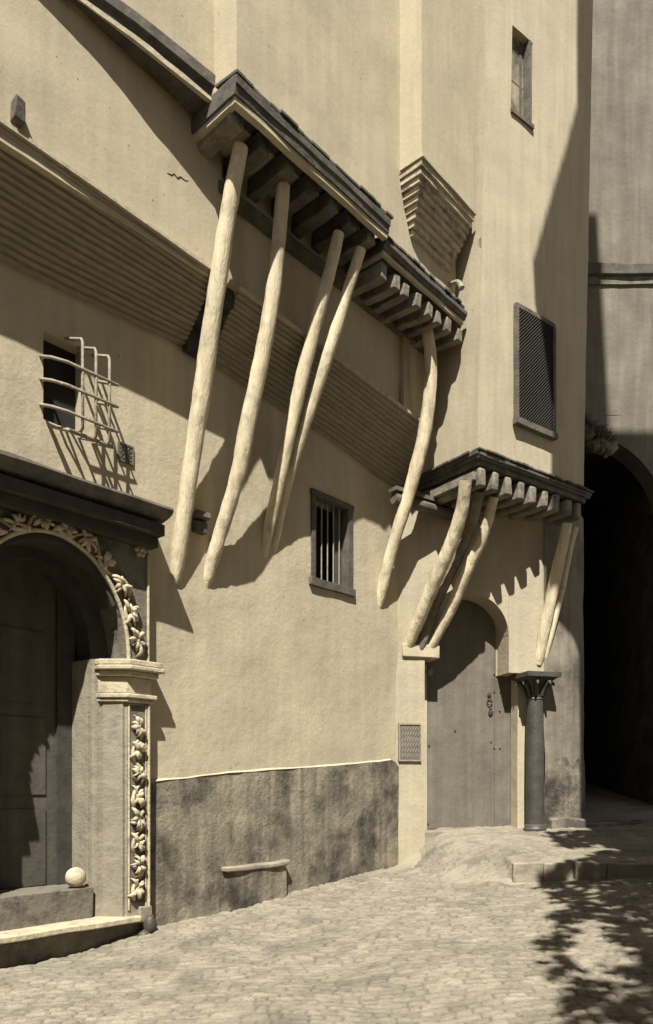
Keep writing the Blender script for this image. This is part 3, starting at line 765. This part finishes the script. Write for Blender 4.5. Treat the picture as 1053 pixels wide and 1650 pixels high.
# the wall right of the column swells and curls away into the passage
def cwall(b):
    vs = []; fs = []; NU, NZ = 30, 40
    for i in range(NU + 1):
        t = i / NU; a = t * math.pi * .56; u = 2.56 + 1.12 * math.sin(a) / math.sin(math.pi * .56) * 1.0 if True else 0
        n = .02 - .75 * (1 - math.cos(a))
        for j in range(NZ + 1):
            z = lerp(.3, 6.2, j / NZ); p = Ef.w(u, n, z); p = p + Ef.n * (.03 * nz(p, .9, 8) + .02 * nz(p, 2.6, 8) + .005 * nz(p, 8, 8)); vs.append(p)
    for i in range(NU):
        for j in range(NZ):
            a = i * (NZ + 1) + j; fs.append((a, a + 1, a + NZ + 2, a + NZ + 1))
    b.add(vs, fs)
part('curved_wall', 'shaded_plaster', ch, cwall)
part('inner_jamb', 'plaster', ch, lambda b: b.panel(Ef, 2.17, 2.60, .80, 3.44, -.16, .22, amp=.01, k=71))
part('inner_jamb', 'plaster', ch, lambda b: b.panel(Ef, .46, .66, .7, 3.55, -.385, .12, amp=.01))
part('recess_wall', 'door_plaster', ch, lambda b: (b.box(Ef, .30, 2.6, -.95, -.80, .5, 5.2), b.box(Ef, 1.9, 2.9, -.8, -.385, 3.42, 5.2)))
def stain(b):
    vs = []; fs = []; NU, NZ = 40, 16
    for i in range(NU + 1):
        t = i / NU; a = t * math.pi * .56; u = 2.56 + 1.12 * math.sin(a) / math.sin(math.pi * .56); n = .02 - .75 * (1 - math.cos(a))
        zt = 2.02 + .05 * math.sin(i * .9) + .06 * math.sin(i * .37) - .25 * (t < .12) * (1 - t / .12)
        for j in range(NZ + 1):
            z = lerp(.5, zt, j / NZ); p = Ef.w(u, n, z); p = p + Ef.n * (.03 * nz(p, .9, 8) + .02 * nz(p, 2.6, 8) + .014 * (1 - (j / NZ) ** 6) + .008 * nz(p, 7, 3) + .004) + Ef.u * (.016 * t * (1 - (j / NZ) ** 6)); vs.append(p)
    for i in range(NU):
        for j in range(NZ):
            a = i * (NZ + 1) + j; fs.append((a, a + 1, a + NZ + 2, a + NZ + 1))
    b.add(vs, fs)
part('worn_base_render', 'dado', ch, stain)
part('base_plinth', 'plinth', ch, lambda b: (b.box(Ef, 2.66, 3.3, -.35, .12, .6, 1.06, seg=5, jit=.05, k=2), b.box(Ef, 3.3, 4.6, -.45, .02, .5, .98, seg=6, jit=.06, k=5)), bevel=.03)
part('wall_stain', 'plinth', ch, lambda b: None) if False else None
# props of the overhang
pole('prop_pole', ch, (661, 1033), Ef, (751, 774), 5.98, [(673, 1005), (688, 968), (706, 925), (723, 887), (737, 850), (746, 815)], .10, 11, bow=.02)
pole('prop_pole', ch, (682, 1032), Ef, (773, 792), 5.94, [(698, 985), (715, 945), (734, 905), (752, 865), (764, 830)], .085, 12, bow=-.12, m='beam')
pole('prop_pole', ch, (699, 1036), Ef, (796, 802), 5.90, [(713, 1008), (729, 978), (743, 942), (759, 905), (776, 870), (787, 835)], .085, 13, bow=.02)
pole('prop_pole', ch, (871, 1052), Ef, (914, 844), 5.78, [(881, 1000), (896, 930), (907, 880)], .088, 14)
pole('prop_pole', ch, (883, 1042), Ef, (928, 850), 5.78, [(893, 1000), (909, 930), (919, 880)], .060, 15, bow=-.02)
part('prop_seat', 'plaster', ch, lambda b: b.box(Ef, .08, .706, -.05, .035, 3.594, 3.80, seg=3, jit=.008), bevel=.015)

# the arched door
pd = thing('plank_door', Ef.w(1.35, -.4, .87), 'tall grey plank door studded with nails under the stilted arch', 'door')
part('wide_leaf', 'door', pd, lambda b: b.panel(Ef, .42, 1.872, .885, 4.9, -.40, .06, amp=.004, k=90))
part('narrow_leaf', 'door', pd, lambda b: b.box(Ef, 1.880, 2.5, -.46, -.404, .885, 4.9))
for i, (x, y) in enumerate(((797, 1087), (806, 1087), (797, 1115), (807, 1115), (806, 1146), (816, 1141), (797, 1206), (806, 1206), (734, 1178), (692, 1202), (690, 1328), (792, 1196))):
    p = on_plane(Ef, x, y, -.395); part('nail_head', 'dark_and_shade', pd, lambda b: b.blob(p, .017, .012, .017, Ef, i, .1, 8), smooth=True)
kp = on_plane(Ef, 789, 1120, -.39)
kn = part('door_knocker', 'dark_and_shade', pd, lambda b: (b.blob(kp, .035, .02, .05, Ef, 1, .3, 12), b.tube([kp + Ef.u * (.045 * math.sin(a)) + Ef.n * .015 + Vector((0, 0, -.06 - .055 * (1 - math.cos(a)))) for a in [i * math.pi / 6 for i in range(13)]], .009, sides=6, sub=1)), smooth=True)
kp2 = on_plane(Ef, 791, 1149, -.39)
part('lock_plate', 'dark_and_shade', pd, lambda b: (b.blob(kp2, .045, .02, .06, Ef, 5, .3, 12), b.blob(kp2 + Vector((0, 0, .07)), .025, .02, .03, Ef, 8, .3, 10)), smooth=True)
hp = on_plane(Ef, 694, 1082, -.375)
part('strap_hinge', 'iron', pd, lambda b: (b.box(Ef, .47, .74, -.398, -.380, 3.40, 3.46), b.blob(hp, .05, .02, .07, Ef, 2, .4, 12)))
part('door_rail', 'dark_and_shade', pd, lambda b: b.box(Ef, .45, 1.87, -.40, -.385, .872, .886))
sl = MB(); sl.box(Ef, .42, 2.62, -.5, -.02, .60, .866, seg=10, jit=.012, k=9)
tag(sl.build('door_sill', 'landing', bevel=.02), 'pale worn stone sill under the grey plank door', 'door sill')

# column
cp = Ef.w(2.37, .05, .84); cc = thing('stone_column', cp, 'dark stone column with carved capital right of the grey plank door', 'column')
part('shaft', 'stone_dark', cc, lambda b: b.lathe(cp, [(.142, .12), (.145, .8), (.140, 1.6), (.128, 2.15), (.128, 2.16)], 28), smooth=True)
part('base', 'stone_dark', cc, lambda b: (b.lathe(cp, [(.185, 0.0), (.185, .05), (.17, .07), (.165, .1), (.142, .12)], 28), b.box(Ef, 2.18, 2.56, -.14, .24, .70, .842)), smooth=False)
def cap(b):
    b.lathe(cp, [(.128, 2.13), (.14, 2.15), (.128, 2.18)], 28)
    z0 = 2.18
    vs = []; fs = []; NS = 32; ring = [(0, .115), (.08, .125), (.17, .16), (.25, .215), (.31, .27)]
    for dz, r in ring:
        for j in range(NS):
            a = 2 * math.pi * j / NS; sq = 1 / max(abs(math.cos(a)), abs(math.sin(a))); q = dz / .31; rr = r * lerp(1, sq, q * .85)
            vs.append(Vector(cp) + Ef.u * rr * math.cos(a) + Ef.n * rr * math.sin(a) + Vector((0, 0, z0 + dz)))
    for i in range(len(ring) - 1):
        for j in range(NS):
            a = i * NS + j; c = i * NS + (j + 1) % NS; fs.append((a, c, c + NS, a + NS))
    fs.append(tuple(range(NS))[::-1]); fs.append(tuple(range(len(vs) - NS, len(vs)))); b.add(vs, fs)
    b.box(Ef, 2.07, 2.67, -.25, .35, .84 + 2.49, .84 + 2.565)
part('capital', 'stone_dark', cc, cap)
def acan(b):
    for j in range(8):
        a = 2 * math.pi * (j + .5) / 8; d = Ef.u * math.cos(a) + Ef.n * math.sin(a)
        b.tube([Vector(cp) + d * .13 + Vector((0, 0, 2.2)), Vector(cp) + d * .18 + Vector((0, 0, 2.33)), Vector(cp) + d * .27 + Vector((0, 0, 2.42)), Vector(cp) + d * .30 + Vector((0, 0, 2.37))], [.03, .035, .03, .018], sides=7, sub=3)
part('leaf_carving', 'stone_dark', cc, acan, smooth=True)

# plaque on the pier
pq = thing('wall_plaque', Ef.w(.20, 0, 1.96), 'dark engraved slab on the white pier left of the plank door', 'plaque')
part('slab', 'plaque', pq, lambda b: b.box(Ef, .012, .392, .004, .030, 1.965, 2.56), bevel=.006)
def pr(b):
    b.box(Ef, .016, .388, .030, .042, 2.535, 2.556); b.box(Ef, .016, .388, .030, .042, 1.969, 1.99)
    b.box(Ef, .016, .035, .030, .042, 1.991, 2.534); b.box(Ef, .369, .388, .030, .042, 1.991, 2.534)
part('rim', 'iron', pq, pr)
def hat(b):
    for r in range(6):
        for c in range(7):
            u = .065 + c * .045; z = 2.03 + r * .085; b.tube([Ef.w(u, .031, z), Ef.w(u + .030, .031, z + .055)], .0055, sides=5)
part('hatching', 'iron_light', pq, hat)

# ------------------------------------------------------------------ far house with covered passage
FY = 14.6
Ff = Frame((3.9, FY), 90)
fh = thing('far_house', Vector((7, FY + 2, 0)), 'stained tall house beyond the corner, standing over a dark archway', 'house')
def fwall(b):
    cxx, cz, r = 1.0, 6.75, 1.75      # arch centre in the face's axes
    b.panel(Ff, -2.5, 7.5, 8.85, 22, 0, .5, amp=.03, cell=.3, k=80)
    ap = [(cxx + r * math.cos(math.pi * i / 28), cz + r * math.sin(math.pi * i / 28)) for i in range(29)]
    for (x0, z0), (x1, z1) in zip(ap, ap[1:]): b.poly_slab(Ff, [(x1, z1), (x0, z0), (x0, 8.85), (x1, 8.85)], -.5, 0)
    b.panel(Ff, cxx + r, 7.5, .3, 8.85, 0, .5, amp=.03, cell=.3, k=81); b.panel(Ff, -2.5, cxx - r, .3, 8.85, 0, .5, amp=.03, cell=.3, k=82)
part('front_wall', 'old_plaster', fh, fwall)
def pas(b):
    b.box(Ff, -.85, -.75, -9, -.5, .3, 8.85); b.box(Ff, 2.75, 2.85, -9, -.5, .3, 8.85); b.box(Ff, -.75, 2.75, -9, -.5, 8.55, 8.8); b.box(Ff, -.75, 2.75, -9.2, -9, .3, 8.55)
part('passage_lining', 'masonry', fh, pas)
part('string_course', 'board', fh, lambda b: b.box(Ff, .95, 7.4, .0, .12, 11.55, 11.76, seg=12, jit=.03), bevel=.02)
part('floor_band', 'plinth', fh, lambda b: b.box(Ff, .9, 7.4, .0, .05, 11.40, 11.549, seg=12, jit=.02))
# broken stone bracket with dry weeds at the top of the archway
bk = thing('stone_bracket', Vector((5.05, FY - .15, 8.2)), 'broken stone bracket above the dark archway beside the corner house', 'bracket')
part('bracket_stones', 'plinth', bk, lambda b: [b.blob((4.98 + .13 * i, FY - .12 - .03 * (i % 2), 8.48 + .08 * math.sin(i * 2.1) - .10 * i), .16, .15, .15, W, i * 2.0, .7, 12) for i in range(5)], smooth=False)
wd_ = MB()
for i in range(90):
    x = random.uniform(4.95, 5.5); z = 8.55 - (x - 4.95) * .7 + random.uniform(-.05, .08); y = FY - random.uniform(.12, .3)
    a = random.uniform(-.8, .8); h = random.uniform(.08, .26)
    wd_.tube([(x, y, z), (x + math.sin(a) * h * .6, y - random.uniform(0, .08), z + h * .7), (x + math.sin(a) * h * 1.2, y - random.uniform(0, .15), z + h * .8)], [.012, .014, .002], sides=4, sub=2)
tag(wd_.build('weed_tuft', 'leaf'), 'tuft of dry weeds growing on the broken bracket over the archway', 'weeds')

# ------------------------------------------------------------------ opposite side of the street, out of frame: it throws the shade on the right
op = thing('opposite_house', Vector((6, 4, -.3)), 'tall plain house across the street that shades its right side', 'house')
def opb(b):
    b.box(W, 3.85, 8.5, -7.05, 4, -1.2, 12.6); b.box(W, 3.16, 3.849, -7.05, -6.75, 12.15, 14.2); b.box(W, 3.85, 8.5, -7.05, 4, 12.6, 14.2)  # thin slab and narrow tower are shaped to set the shadow's edges
    b.box(W, 4.71, 8.5, -7.05, 4, 14.2, 19.2)
    b.box(W, 3.66, 4.70, -7.05, -3.2, 14.2, 23.5)
part('wall', 'opposite', op, opb)
def opr(b):
    # thin gable screen with tile steps, shaped to slant the shadow's edge
    P = [(3.16, 14.2), (2.84, 15.7), (3.70, 19.6), (4.2, 19.6), (4.2, 14.2)]
    b.poly_slab(W, P, -7.05, -6.75)
    for i in range(40):
        t = i / 40; x = lerp(2.84, 3.68, t); z = lerp(15.7, 19.6, t); b.box(W, x - .012 - .014 * random.random(), x + .10, -7.14, -6.7, z, z + .07)
part('roof', 'board', op, opr)
aw = thing('shade_leaf_screen', Vector((3.2, 3, 0)), 'unseen leaf pergola on posts in front of the house across the street', 'shade_screen')  # unseen leaf layer added only to mottle the ground shade
def leaves(b):
    a = Vector((1.02, -.9, 7.9)); d = Vector((.277, .961, 0)); n = 0
    while n < 6000:
        y = random.uniform(0, 8.1); x = random.uniform(-.25, 3.6)
        if x < .10 * math.sin(y * 2.2) + .06 * math.sin(y * 7) + random.uniform(-.12, .06): continue
        if nz((x * 1.0, y * .8, 3.0), 1.6) > random.uniform(.05, .45): continue
        c = a + d * y + Vector((x, 0, random.uniform(-.12, .12))); t = random.uniform(0, 6.28); r_ = random.uniform(.045, .10)
        e = Vector((math.cos(t), math.sin(t), random.uniform(-.4, .4))) * r_; f = Vector((-math.sin(t), math.cos(t), random.uniform(-.4, .4))) * r_
        b.add([c - e, c - e * .2 + f, c + e * 1.2, c - e * .2 - f], [(0, 1, 2, 3)]); n += 1
fo = part('foliage', 'leaf', aw, leaves)
part('posts', 'beam_dark', aw, lambda b: [b.tube([(x, y, -1.2), (x, y, 7.88)], .06, sides=8) for x, y in ((2.2, -.7), (2.9, 2.2), (3.5, 4.9), (4.2, -.7))])
bh = thing('rear_house', Vector((0, -7, -.8)), 'plain unseen house closing the street behind, added to block sky light', 'house')
part('wall', 'opposite', bh, lambda b: (b.box(W, -14, 9, 6, 12, -1.5, 8.5), b.box(W, -14, -9.5, -1, 6, -1.5, 12)))  # unseen blocks put behind the camera to cut sky light

for o in bpy.data.objects:
    if 'base' in o: del o['base']
